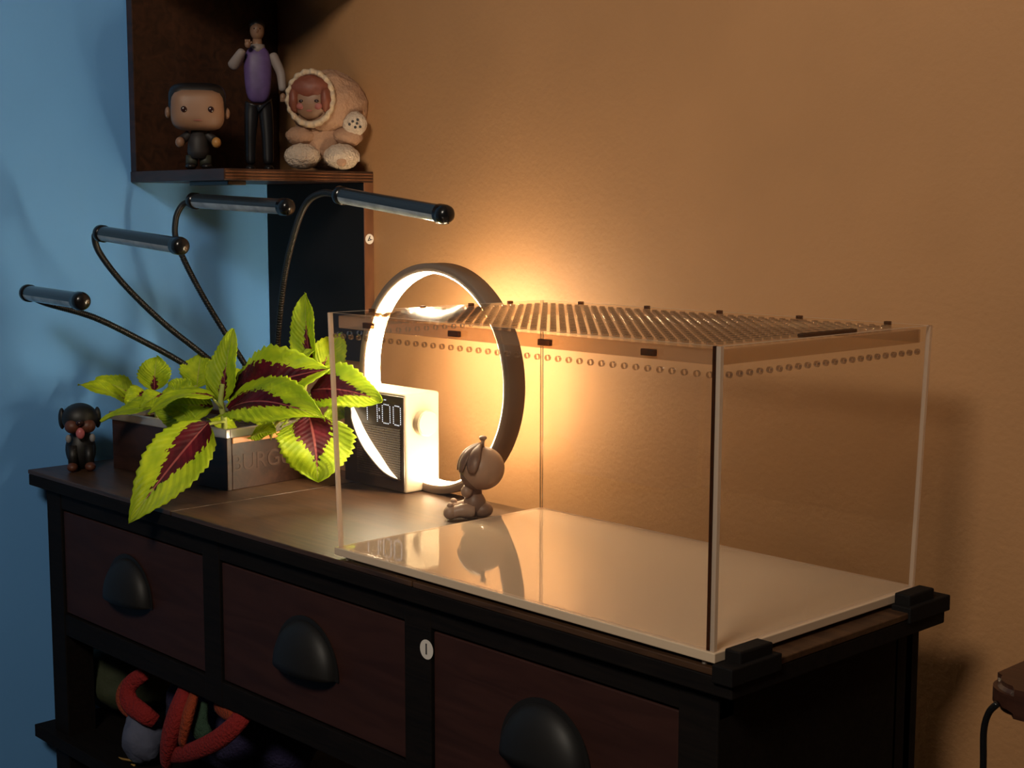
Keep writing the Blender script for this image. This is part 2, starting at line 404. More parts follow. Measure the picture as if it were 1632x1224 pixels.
for a, b_ in ((-.648, -.283), (-.2455, .099), (.1403, .458)):
    dr = obj('drawer', bx(a+.002, b_-.002, FY+.002, FY+.022, dz1+.003, zr1-.003, .0012), 'drawer_wood', cab)
    cx = (a+b_)/2; zc = ZT-.140; wd, hg, dp = .0530, .055, .024
    vs, fs = [], []; NT, NP = 22, 10
    for i in range(NT+1):
        th = PI*i/NT
        for j in range(NP+1):
            ph = PI/2*j/NP
            vs.append((cx+wd*math.cos(th), FY+.002-dp*math.sin(th)**.8*math.sin(ph) if 0 < i < NT else FY+.002, zc+hg*math.sin(th)*math.cos(ph)))
    for i in range(NT):
        for j in range(NP): fs.append((i*(NP+1)+j, (i+1)*(NP+1)+j, (i+1)*(NP+1)+j+1, i*(NP+1)+j+1))
    pl = obj('cup_pull', (vs, fs), 'pull_metal', dr, True)
    so = pl.modifiers.new('s', 'SOLIDIFY'); so.thickness = .0022; so.offset = 0
    vs = [(cx+(wd+.006)*math.cos(PI*i/30), FY+.0012, zc+(hg+.006)*math.sin(PI*i/30)-.0) for i in range(31)]
    b = bmesh.new(); f = b.faces.new([b.verts.new(v) for v in vs]); e = bmesh.ops.extrude_face_region(b, geom=[f])
    for v in e['geom']:
        if isinstance(v, bmesh.types.BMVert): v.co.y -= .0016
    obj('pull_flange', b, 'pull_metal', dr)
LSH = ZT-.372
obj('lower_shelf', bx(-.728, CX1-.01, -.006, CY1, LSH-.018, LSH, .001), 'cabinet_dark', cab)

# ------------------------------------------------------------------ corner shelf
SX1, SY0 = -.500, .187
shz0, shz1 = ZO+.3905, ZO+.4065
cs = thing('corner_shelf', (XB+.12, YT-.12, ZO+.10), 'dark wooden zigzag corner shelf mounted on the blue and tan walls', 'shelf')
def shelf_board(z0, z1):
    b_ = obj('shelf_board', bx(XB, SX1, SY0, YT, z0, z1, .0012), 'shelf_wood', cs)
    for k in range(3):
        zz = z0+.0035+k*.0042
        obj('edge_groove', bx(SX1-.0006, SX1+.0012, SY0+.002, YT-.002, zz-.0012, zz+.0012, .0004, 1), 'shelf_edge', b_)
shelf_board(shz0, shz1)
shelf_board(ZO+.680, ZO+.696)
obj('wall_panel', bx(XB, XB+.016, SY0+.001, YT-.001, shz1, ZO+.680, .001), 'shelf_wood', cs)
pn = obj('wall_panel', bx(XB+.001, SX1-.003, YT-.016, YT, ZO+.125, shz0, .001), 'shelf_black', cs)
obj('panel_edge', bx(SX1-.003, SX1-.0005, YT-.017, YT, ZO+.125, shz0, .0004, 1), 'shelf_edge', pn)
obj('wall_panel', bx(XB+.001, SX1, YT-.016, YT, ZO+.696, ZO+.98, .001), 'shelf_wood', cs)
p_ = on(591, 381, 'x', SX1)
st = obj('letter_sticker', lathe([(.0001, 0), (.0075, 0), (.0075, .0003), (.0001, .0003)], (SX1-.0002, YT-.0085, p_.z), (1, 0, 0), 24), 'paper_white', cs)
st['label'] = 'round white sticker with the letter A'
text('letter', 'A', .011, frame((SX1+.0004, YT-.0085, p_.z), Vector((0, math.cos(2.2), math.sin(2.2))), Vector((0, -math.sin(2.2), math.cos(2.2))), (1, 0, 0)), 'ink', st)
pa = on(358, 297, 'z', shz0-.004); 
ul = bx(-.62, -.52, .205, .235, shz0-.006, shz0, .001)
obj('under_light', ul, 'black_plastic', cs)

# ------------------------------------------------------------------ acrylic display case
BW, BD, BH, FL = .5, .2984, .2458, .0058
case = thing('acrylic_case', (.25, .149, ZT), 'clear acrylic display case with perforated lid standing on the cabinet', 'display case')
def ee(z): return FL*z/BH
def mapf(side, s, z, d):
    """s = metres along the bottom edge, z = height, d = depth inwards"""
    e = ee(z)
    if side == 'F': k = s/BW; return Vector((-e+(BW+2*e)*k, -e+d, ZO+z))
    if side == 'B': k = s/BW; return Vector((-e+(BW+2*e)*k, BD+e-d, ZO+z))
    if side == 'L': k = s/BD; return Vector((-e+d, -e+(BD+2*e)*k, ZO+z))
    return Vector((BW+e-d, -e+(BD+2*e)*k_(s), ZO+z))
def k_(s): return s/BD
def sheet(name, L0, H, rows, side, th, parent, mats, holes_r=.0026, NV=16):
    """panel with a row of real holes: rows = list of (z, [s...], pitch)"""
    b = bmesh.new(); cache = {}
    def V(s, z, d):
        k = (round(s, 5), round(z, 5), d)
        if k not in cache: cache[k] = b.verts.new(mapf(side, s, z, d))
        return cache[k]
    def quad(s0, s1, z0, z1):
        for d in (0, th):
            b.faces.new((V(s0, z0, d), V(s1, z0, d), V(s1, z1, d), V(s0, z1, d))).material_index = 0
    z_prev = 0
    for zc, ss, pit in rows:
        h = pit/2
        quad(0, L0, z_prev, zc-h)
        quad(0, ss[0]-h, zc-h, zc+h); quad(ss[-1]+h, L0, zc-h, zc+h)
        for s in ss:
            ins, outs = [], []
            for i in range(NV):
                a = 2*PI*i/NV; c_, n2 = math.cos(a), math.sin(a); mxx = max(abs(c_), abs(n2))
                ins.append((s+holes_r*c_, zc+holes_r*n2)); outs.append((s+h*c_/mxx, zc+h*n2/mxx))
            for i in range(NV):
                j = (i+1) % NV
                for d in (0, th):
                    b.faces.new((V(*ins[i], d), V(*outs[i], d), V(*outs[j], d), V(*ins[j], d))).material_index = 0
                f = b.faces.new((V(*ins[i], 0), V(*ins[j], 0), V(*ins[j], th), V(*ins[i], th))); f.material_index = 1
        z_prev = zc+h
    quad(0, L0, z_prev, H)
    for (sa, za, sb, zb) in ((0, 0, L0, 0), (0, H, L0, H)):
        f = b.faces.new((V(sa, za, 0), V(sb, zb, 0), V(sb, zb, th), V(sa, za, th))); f.material_index = 2
    return obj(name, b, None, parent, mats=mats)
TH = .003
pit = .01258
acm = ['acrylic', 'hole_wall', 'acrylic_edge']
HZ = .2227
fs_ = [.0105+pit*i for i in range(39)]
rs_ = [.0125+.01263*i for i in range(22)]
sheet('front_panel', BW, BH, [(HZ, fs_, pit)], 'F', TH, case, acm)
sheet('right_panel', BD, BH, [(HZ, rs_, .0126)], 'R', TH, case, acm)
sheet('left_panel', BD, BH, [(HZ, rs_, .0126)], 'L', TH, case, acm)
sheet('back_panel', BW, BH, [(HZ, [.25], pit)], 'B', TH, case, acm)
def post(sx_, sy_, r, mat, zt=BH):
    vs = []
    for z in (0.0, zt):
        e = ee(z); x = -e if sx_ == 0 else BW+e; y = -e if sy_ == 0 else BD+e
        dx = r if sx_ == 0 else -r; dy = r if sy_ == 0 else -r
        vs += [(x, y, ZO+z), (x+dx, y, ZO+z), (x+dx, y+dy, ZO+z), (x, y+dy, ZO+z)]
    b = bmesh.new(); v = [b.verts.new(p) for p in vs]
    for f in ((0, 1, 2, 3), (4, 5, 6, 7), (0, 1, 5, 4), (1, 2, 6, 5), (2, 3, 7, 6), (3, 0, 4, 7)): b.faces.new([v[i] for i in f])
    bmesh.ops.bevel(b, geom=list(b.edges), offset=.0004, segments=2, affect='EDGES')
    return obj('corner_post', b, mat, case)
post(0, 0, .0042, 'acrylic_edge'); post(1, 1, .0042, 'acrylic_edge'); post(0, 1, .003, 'acrylic_post')
def painted_edge_line(d0, d1, mat, zt=BH):
    vs = []
    for z in (0.0, zt):
        e = ee(z); x = BW+e; y = -e
        vs += [(x-d1, y-.0004, ZO+z), (x-d0, y-.0004, ZO+z), (x-d0, y+.0035, ZO+z), (x-d1, y+.0035, ZO+z)]
    b = bmesh.new(); v = [b.verts.new(p) for p in vs]
    for f in ((0, 1, 2, 3), (4, 5, 6, 7), (0, 1, 5, 4), (1, 2, 6, 5), (2, 3, 7, 6), (3, 0, 4, 7)): b.faces.new([v[i] for i in f])
    return obj('corner_post', b, mat, case)
painted_edge_line(-.0002, .0040, 'acrylic_edge'); painted_edge_line(.0042, .0078, 'painted_dark_line')  # bright and dark refraction lines of the clear corner, painted as two strips
# base plate with a milky glossy floor, and four clear feet
obj('base_plate', bx(-.003, BW+.003, -.003, BD+.003, ZO-.0085, ZO-.0002, .0008), 'opal_base', case)
for x in (.012, BW-.012):
    for y in (.004, BD-.012): obj('foot', lathe([(.0028, 0), (.0028, .0040)], (x, y, ZT), (0, 0, 1), 14), 'acrylic_edge', case)
# lid: perforated sheet, rim strips and locking tabs
e1 = FL
lid_z0, lid_z1 = ZO+BH-.0032, ZO+BH-.0002
lid = bmesh.new(); cache = {}
def LV(x, y, z):
    k = (round(x, 5), round(y, 5), z)
    if k not in cache: cache[k] = lid.verts.new((x, y, z))
    return cache[k]
P0 = .0127; nx, ny = 36, 21
ox, oy = BW/2-P0*nx/2, BD/2-P0*ny/2
def lq(x0, x1, y0, y1):
    for z in (lid_z0, lid_z1): lid.faces.new((LV(x0, y0, z), LV(x1, y0, z), LV(x1, y1, z), LV(x0, y1, z))).material_index = 0
X0, X1, Y0, Y1 = -e1+.0035, BW+e1-.0035, -e1+.0035, BD+e1-.0035
lq(X0, X1, Y0, oy); lq(X0, X1, oy+P0*ny, Y1); lq(X0, ox, oy, oy+P0*ny); lq(ox+P0*nx, X1, oy, oy+P0*ny)
HR, NV = .0030, 12
for ix in range(nx):
    for iy in range(ny):
        cx, cy = ox+P0*(ix+.5), oy+P0*(iy+.5); ins, outs = [], []
        for i in range(NV):
            a = 2*PI*i/NV+PI/4; c_, n2 = math.cos(a), math.sin(a); mm = max(abs(c_), abs(n2))
            ins.append((cx+HR*c_, cy+HR*n2)); outs.append((cx+P0/2*c_/mm, cy+P0/2*n2/mm))
        for i in range(NV):
            j = (i+1) % NV
            for z in (lid_z0, lid_z1): lid.faces.new((LV(*ins[i], z), LV(*outs[i], z), LV(*outs[j], z), LV(*ins[j], z))).material_index = 0
            lid.faces.new((LV(*ins[i], lid_z0), LV(*ins[j], lid_z0), LV(*ins[j], lid_z1), LV(*ins[i], lid_z1))).material_index = 1
lido = obj('lid', lid, None, case, mats=['acrylic_lid', 'hole_wall'])
rimz = lid_z0-.0125
def rim(x0, x1, y0, y1): return obj('lid_rim', bx(x0, x1, y0, y1, rimz, lid_z0-.0002, .0004, 1), 'acrylic_rim', lido)
ri = .0045
rim(ri, BW-ri, ri-.004, ri-.0012); rim(ri, BW-ri, BD-ri+.0012, BD-ri+.004); rim(ri-.004, ri-.0012, ri, BD-ri); rim(BW-ri+.0012, BW-ri+.004, ri, BD-ri)
for x in (.06, .19, .31, .43):
    obj('lid_tab', bx(x-.0075, x+.0075, -e1+.0002, -e1+.0042, rimz+.003, rimz+.0085, .0004, 1), 'smoky_tab', lido)
for x in (.06, .16, .26, .36, .46):
    obj('lid_clip', bx(x-.003, x+.003, BD+e1-.005, BD+e1-.0005, lid_z1-.005, lid_z1+.0016, .0004, 1), 'smoky_tab', lido)
for y in (.05, .12, .19, .25):
    obj('lid_clip', bx(-e1+.0005, -e1+.005, y-.003, y+.003, lid_z1-.005, lid_z1+.0016, .0004, 1), 'smoky_tab', lido)
obj('lid_handle', bx(BW-.006, BW+.0002, .11, .19, lid_z1, lid_z1+.003, .0006, 1), 'smoky_tab', lido)

# ------------------------------------------------------------------ rubber corner guards
def guard(y0, y1, yo0, yo1, label):
    o_ = thing('corner_guard', (.515, (y0+y1)/2, ZT), label, 'corner guard', 'black corner guards under the acrylic case')
    obj('cap_block', bx(.5005+.003, .5200, y0, y1, ZT+.0002, ZO+.0022, .0016), 'rubber', o_)
    obj('flange', bx(.504, .5245, yo0, yo1, ZT-.0100, ZT+.005, .0012), 'rubber', o_)
    return o_
guard(.0085, .0515, -.008, .058, 'black rubber corner guard under the near front corner of the acrylic case')
guard(.2575, .3000, .252, .3215, 'black rubber corner guard under the far right corner of the acrylic case, by the wall')

# ------------------------------------------------------------------ ring lamp with clock
RX, RYf, RZ, RO, RT, RW = -.2048, .299, .1356+ZO, .1480, .0110, .0285
lampT = thing('ring_clock_lamp', (RX, RYf+.01, ZT), 'lit ring lamp with a cream alarm clock built into its lower left side', 'lamp')
def ring_band(r0, r1, y0, y1, n_=120, bev=.0012):
    prof = [(r0, y0+bev), (r0+bev, y0), (r1-bev, y0), (r1, y0+bev), (r1, y1-bev), (r1-bev, y1), (r0+bev, y1), (r0, y1-bev)]
    b = bmesh.new(); rings = []
    for k in range(n_):
        a = 2*PI*k/n_; rings.append([b.verts.new((RX+r*math.cos(a), y, RZ+r*math.sin(a))) for r, y in prof])
    for k in range(n_):
        A, B_ = rings[k], rings[(k+1) % n_]
        for i in range(len(prof)): b.faces.new((A[i], A[(i+1) % len(prof)], B_[(i+1) % len(prof)], B_[i]))
    return b
obj('ring_frame', ring_band(RO-RT, RO, RYf, RYf+RW), 'lamp_shell', lampT, True)
obj('light_strip', ring_band(RO-RT-.0016, RO-RT+.0004, RYf+.0022, RYf+RW-.0022, bev=.0004), 'lamp_light', lampT, True)
KX0, KX1, KY0, KY1, KZ1 = -.350, -.2205, .2695, .329, ZO+.1165
body = obj('clock_body', bx(KX0, KX1, KY0+.0012, KY1, ZT+.0005, KZ1, .0035, 3), 'clock_body', lampT)
face = obj('front_panel', bx(KX0+.0025, KX1-.0018, KY0, KY0+.003, ZT+.0025, KZ1-.0035, .0006), 'clock_face', lampT)
obj('speaker_grille', bx(KX0+.030, KX1-.008, KY0-.0006, KY0+.0004, ZT+.016, ZO+.071), 'grille', face)
kc = on(672, 668, 'x', KX1)
kn = obj('knob', lathe([(.0001, 0), (.0172, 0), (.0172, .0095), (.0155, .0115), (.0001, .0115)], (KX1-.0005, .301, ZO+.0775), (1, 0, 0), 40), 'clock_body', lampT)
# curved glowing slot on the clock front: opaque outer wall with a light strip inside
cr = [on(x, y, 'y', KY0-.0002) for x, y in ((557, 636), (566.7, 654), (572.5, 666), (584, 689), (596, 709), (608, 727), (621.6, 748), (634, 763))]
cr = catmull(cr, 5); NC = len(cr)
vs, fs = [], []
vs2 = []
for i, p in enumerate(cr):
    s = i/(NC-1); h = .0105*math.sin(PI*min(1, s*1.0))**.7*(1+1.3*s) if 0 < i < NC-1 else .0008
    tg = (cr[min(i+1, NC-1)]-cr[max(i-1, 0)]).normalized(); outn = Vector((-tg.z, 0, tg.x))
    if outn.x > 0: outn = -outn
    vs += [p, p+Vector((0, -h, 0))]
    q = p+outn*.0008
    vs2 += [q, q+Vector((0, -h-.0008, 0)), q+outn*.002+Vector((0, -h-.0008, 0)), q+outn*.004]
for i in range(NC-1): fs.append((2*i, 2*i+2, 2*i+3, 2*i+1))
arc = obj('front_light_strip', (vs, fs), 'slot_light', lampT)
fs2 = []
for i in range(NC-1):
    for j in range(3): fs2.append((4*i+j, 4*i+4+j, 4*i+5+j, 4*i+1+j))
obj('front_light_shade', (vs2, fs2), 'clock_face', lampT)
# LED digits 11:00 made of dots
def dots(name, pts):
    b = bmesh.new(); s = .00052
    for p in pts:
        c_ = p+Vector((0, -.0004, 0)); b.faces.new([b.verts.new(c_+Vector((dx*s, 0, dz*s*1.35))) for dx, dz in ((-1, -1), (1, -1), (1, 1), (-1, 1))])
    return obj(name, b, 'led_white', face)
def seg(a, b_, k): return [a.lerp(b_, i/(k-1)) for i in range(k)]
def px(x, y): return on(x, y, 'y', KY0-.0002)
dots('digit', seg(px(585, 641), px(586, 668), 10)); dots('digit', seg(px(601, 643.5), px(601.8, 671), 10))
dots('colon', [px(604.6, 651), px(604.8, 654), px(605, 663), px(605.2, 666)])
def zero(x0, x1, y0, y1, sl):
    P = seg(px(x0, y0+2.5), px(x0+.5, y1-2.5), 9)+seg(px(x1, y0+2.5+sl), px(x1+.5, y1-2.5+sl), 9)
    return P+seg(px(x0+2.8, y0+.3), px(x1-2.3, y0+.3+sl*.7), 4)+seg(px(x0+2.8, y1), px(x1-2.3, y1+sl*.7), 4)
dots('digit', zero(609.5, 621.5, 644, 674, 2)); dots('digit', zero(627, 638.3, 646.5, 677, 2))
dots('indicator', [px(612.6, 637), px(614.8, 637.3)])

# ------------------------------------------------------------------ round headed figurine beside the case
dp_ = Vector((-.0535, .2400, ZT))
doll = thing('round_head_figurine', dp_, 'small clay-brown seated figurine with a big round bonnet head between ring lamp and case', 'figurine')
hc = on(769, 746, 'y', .2400)
tow = (CAM-hc); tow.z = 0; tow.normalize()
face_d = (Vector((-.75, -.66, 0))).normalized()
sd = Vector((face_d.y, -face_d.x, 0))
HRad = .0262
obj('bonnet', ball(hc, HRad, fn=lambda c: 1-.02*abs(c.z), u_=32, v_=24), 'doll_clay', doll, True)
# petal hood over the front of the head
b_l = []
for k in range(5):
    a = (k-2)*.62
    b = bmesh.new(); vs = []
    for i in range(9):
        th = -.15+i/8*1.55
        for j in range(7):
            w_ = (j/6-.5)*.66*(math.sin(PI*min(1, (i+1)/9.5))**.6)
            dirv = (face_d*math.cos(a+w_)+sd*math.sin(a+w_))*math.sin(th+.25)+Vector((0, 0, math.cos(th+.25)))
            vs.append(b.verts.new(hc+dirv*(HRad*1.035+.0016*math.cos(w_*5))))
    for i in range(8):
        for j in range(6): b.faces.new((vs[i*7+j], vs[i*7+j+1], vs[(i+1)*7+j+1], vs[(i+1)*7+j]))
    pt = obj('petal', b, 'doll_dark', doll, True); so = pt.modifiers.new('s', 'SOLIDIFY'); so.thickness = .0018; so.offset = 1
obj('face', ball(hc+face_d*.0075-Vector((0, 0, .007)), (.0195, .0195, .0185)), 'doll_dark', doll, True)
top = hc+Vector((0, 0, HRad))
obj('stalk', merge(tube([top-Vector((0, 0, .003)), top+Vector((.0003, 0, .004)), top+Vector((.0008, 0, .0085))], [.0030, .0022, .0028], 12), ball(top+Vector((.0008, 0, .0098)), (.0048, .0048, .0030))), 'doll_clay', doll, True)
gd = Vector((dp_.x, dp_.y, ZT))
bz = lambda f, s, z: gd+face_d*f+sd*s+Vector((0, 0, z))
obj('body', merge(ball(bz(.0, 0, .017), (.0135, .0135, .0165)), ball(bz(-.010, .0, .010), (.012, .012, .0098)), tube([bz(0, 0, .03), bz(0, 0, .045)], [.009, .007], 14)), 'doll_dark', doll, True)
for s in (-1, 1):
    obj('hand', ball(bz(.008, s*.0095, .0335), (.0072, .0072, .0078)), 'doll_clay', doll, True)
    obj('leg', merge(tube(catmull([bz(0, s*.008, .010), bz(.014, s*.012, .011), bz(.024, s*.013, .008)], 5), [.0085]*6+[.0075]*5, 14), ball(bz(.027, s*.0135, .0085), (.0085, .0085, .0085)), ball(bz(.027, s*.0135, .0165), (.0042, .0042, .0042))), 'doll_clay', doll, True)

# ------------------------------------------------------------------ planter box with coleus
A_ = Vector((-.3934, .1146, ZT)); ang = math.radians(5.0)
ex = Vector((math.cos(ang), math.sin(ang), 0)); ey = Vector((-math.sin(ang), math.cos(ang), 0)); ez = Vector((0, 0, 1))
PLW, PLD, PLH = .262, .160, .0705
plant = thing('potted_coleus', A_-ex*PLW/2+ey*PLD/2, 'lime green and burgundy coleus growing in a wooden box planter', 'potted plant')
MP = frame(A_, ex, ey, ez)
t_ = .008
bxw = obj('box_planter', bx(-PLW, 0, 0, t_, 0, PLH, .0008, 2, mtx=MP), 'crate_wood', plant)
for a in ((-PLW, 0, PLD-t_, PLD), (-PLW, -PLW+t_, t_, PLD-t_), (-t_, 0, t_, PLD-t_)):
    obj('side_board', bx(*a, 0, PLH, .0008, 2, mtx=MP), 'crate_wood', bxw)
obj('bottom_board', bx(-PLW+t_, -t_, t_, PLD-t_, .001, .006, mtx=MP), 'crate_wood', bxw)
text('lettering', 'BURGU', .031, frame(A_+ex*.0003+ey*.058+ez*.034, ey, ez, ex), 'crate_letter', bxw, .0003)
tr = bmesh.new()
for a in ((-PLW-.003, .003, -.003, .004), (-PLW-.003, .003, PLD-.004, PLD+.003), (-PLW-.003, -PLW+.004, .004, PLD-.004), (-.004, .003, .004, PLD-.004)):
    bx(*a, PLH-.001, PLH+.0105, .001, 2, tr, MP)
tro = obj('clear_tray', tr, 'milky_tray', plant)
obj('amber_reflection', bx(.0002, .0026, .008, PLD-.02, PLH-.009, PLH-.0012, .0006, 1, mtx=MP), 'reflection_amber', tro)  # amber reflection on the box side, put in as a coloured strip
obj('soil', bx(-PLW+t_+.001, -t_-.001, t_+.001, PLD-t_-.001, .0062, PLH-.006, .002, 1, mtx=MP), 'soil', plant)

def leaf(B, T, W, N, arch=.15, fold=.25, burg=.7, nserr=13, droop=0.0, wave=.06, seed=0, mat='coleus_leaf'):
    """B base, T tip (room points), W full width (m), N face direction"""
    B, T, N = Vector(B), Vector(T), Vector(N).normalized(); L = (T-B).length; ax = (T-B)/L
    N = (N-ax*N.dot(ax)).normalized(); NU, NVV = 10, 40; vs, fs, uvs = [], [], []
    rnd = random.Random(seed)
    ph = rnd.random()*6
    for i in range(NVV+1):
        v = i/NVV
        p = B+ax*(L*v)+N*(arch*L*4*v*(1-v))+N*(droop*L*(v*v-v))
        dv = .01; p2 = B+ax*(L*(v+dv))+N*(arch*L*4*(v+dv)*(1-v-dv))+N*(droop*L*((v+dv)**2-v-dv))
        tg = (p2-p).normalized(); S_ = tg.cross(N).normalized(); n2 = S_.cross(tg)
        prof = (math.sin(PI*v**.72)**.85)*(1-.12*v) if 0 < v < 1 else 0.0
        sw_ = (v*nserr) % 1.0
        ser = 1+.13*(sw_-.5)*(1 if v > .06 else 0)
        for j in range(-NU, NU+1):
            u = j/NU; au = abs(u); hw = W/2*prof*(1+(ser-1)*max(0, (au-.55)/.45))
            off = fold*au*hw + wave*W*math.sin(ph+v*9+u*2.2)*au + .018*W*math.sin((v-.28*au)*nserr*2*PI)*(1-abs(2*au-1))
            vs.append(p+S_*(u*hw)+n2*off+tg*(au*au*hw*.18)); uvs.append((u*.5+.5, v))
    K = 2*NU+1
    for i in range(NVV):
        for j in range(K-1): fs.append((i*K+j, i*K+j+1, (i+1)*K+j+1, (i+1)*K+j))
    o = obj('leaf', (vs, fs), mat, plant, True)
    ul_ = o.data.uv_layers.new(name='UVMap')
    for lp in o.data.loops: ul_.data[lp.index].uv = uvs[lp.vertex_index]
    o['burg'] = burg
    so = o.modifiers.new('s', 'SOLIDIFY'); so.thickness = .0005
    return o
def stem(P, r, mat='stem_green', name='stem'):
    return obj(name, tube(catmull(P, 6), r, 8), mat, plant, True)
toc = -fwd          # toward the viewer's side of the room
UP = Vector((0, 0, 1)); RT_ = Vector((rgt.x, rgt.y, 0))
# front stem group
s0 = D(358, 700, 1.905); s1_ = D(352, 640, 1.90); s2_ = D(356, 612, 1.90)
stem([s0, D(357, 668, 1.902), s1_, s2_], .0042)
stem([D(357, 672, 1.90), D(342, 674, 1.872), D(328, 677, 1.842)], .0019, name='petiole')
leaf(D(332, 674, 1.840), D(205, 834, 1.755), .078, toc*.75+RT_*.35+UP*.55, .10, .18, .80, 15, wave=.03, seed=1)
leaf(D(318, 678, 1.885), D(250, 655, 1.92), .045, toc*.6-UP*.1-RT_*.5, .05, .2, .1, 9, seed=21)
stem([D(355, 652, 1.90), D(348, 645, 1.89), D(338, 634, 1.885)], .0018, name='petiole')
leaf(D(341, 632, 1.885), D(236, 660, 1.86), .045, UP*.9+toc*.25, .16, .12, .35, 12, seed=2)
leaf(D(340, 648, 1.895), D(255, 645, 1.90), .055, UP*.3+toc*.8, .05, .1, .25, 10, seed=3)
leaf(D(355, 640, 1.90), D(372, 524, 1.90), .050, toc*.85-RT_*.4+UP*.1, .04, .35, .50, 14, seed=4)
leaf(D(350, 640, 1.91), D(328, 575, 1.92), .03, toc*.7+RT_*.5, .05, .2, .3, 9, seed=22)
# centre: two broad leaves one above the other
leaf(D(364, 652, 1.90), D(518, 668, 1.80), .088, UP*.62+toc*.72, .13, .22, .82, 15, seed=5)
leaf(D(368, 648, 1.92), D(528, 588, 1.86), .105, UP*.45+toc*.85, .12, .20, 1.12, 15, seed=6)
# right: hanging leaf and the leaf reaching behind the case corner
leaf(D(492, 662, 1.83), D(506, 768, 1.80), .108, toc*.82+RT_*.42+UP*.35, .10, .10, .82, 15, seed=7)
leaf(D(497, 622, 1.87), D(609, 640, 1.83), .072, UP*.55+toc*.8, .12, .22, .90, 13, seed=8)
# tall upright leaf and its small companion
stem([D(465, 700, 1.99), D(480, 640, 1.975), D(492, 585, 1.965)], .0035)
leaf(D(496, 582, 1.96), D(487, 467, 1.98), .050, toc*.8-RT_*.5, .04, .45, .58, 15, seed=9)
leaf(D(470, 584, 1.955), D(503, 558, 1.95), .022, toc*.5+UP*.8, .1, .3, .2, 8, seed=10)
leaf(D(505, 600, 1.99), D(545, 530, 2.02), .05, toc*.8, .05, .2, .4, 11, seed=23)
# back plants, deeper in the planter
for k, (bx_, by_, dep, tx, ty, dt, W_, N_, bu) in enumerate((
        (246, 622, 2.05, 250, 568, 2.06, .052, toc, .45), (314, 618, 2.06, 321, 563, 2.07, .055, toc, .05),
        (205, 640, 2.04, 124, 613, 2.0, .036, UP*.7+toc*.5, .2), (212, 630, 2.06, 152, 604, 2.06, .040, UP*.6+toc*.6, .2),
        (238, 625, 2.03, 200, 645, 2.0, .040, UP*.6+toc*.7, .55), (255, 648, 1.99, 160, 672, 1.97, .035, UP*.8+toc*.3, .1),
        (262, 628, 1.98, 222, 650, 1.96, .034, UP*.6+toc*.6, .4), (300, 640, 2.0, 268, 612, 2.02, .05, toc+UP*.4, .2),
        (365, 640, 2.0, 392, 588, 2.02, .06, toc+UP*.2, .1), (380, 690, 1.95, 330, 668, 1.94, .04, UP+toc*.4, .1),
        (420, 690, 1.95, 452, 660, 1.97, .06, UP+toc*.4, .3), (530, 640, 1.96, 552, 665, 1.95, .05, toc+UP*.3, .3), (400, 695, 1.90, 440, 690, 1.88, .045, UP*.8+toc*.5, .2))):
    leaf(D(bx_, by_, dep), D(tx, ty, dt), W_, N_, .08, .2, bu, 10, seed=30+k)
for q in ((250, 690, 2.03, 240, 625, 2.05), (315, 690, 2.02, 312, 615, 2.05), (300, 695, 1.99, 262, 632, 1.99)):
    stem([D(q[0], q[1], q[2]), D((q[0]+q[3])/2+4, (q[1]+q[4])/2, (q[2]+q[5])/2), D(q[3], q[4], q[5])], .0026)
stem([D(430, 700, 1.93), D(445, 670, 1.90), D(494, 655, 1.85)], .0022, name='petiole'); stem([D(440, 700, 1.95), D(470, 650, 1.93), D(500, 622, 1.88)], .0022, name='petiole')

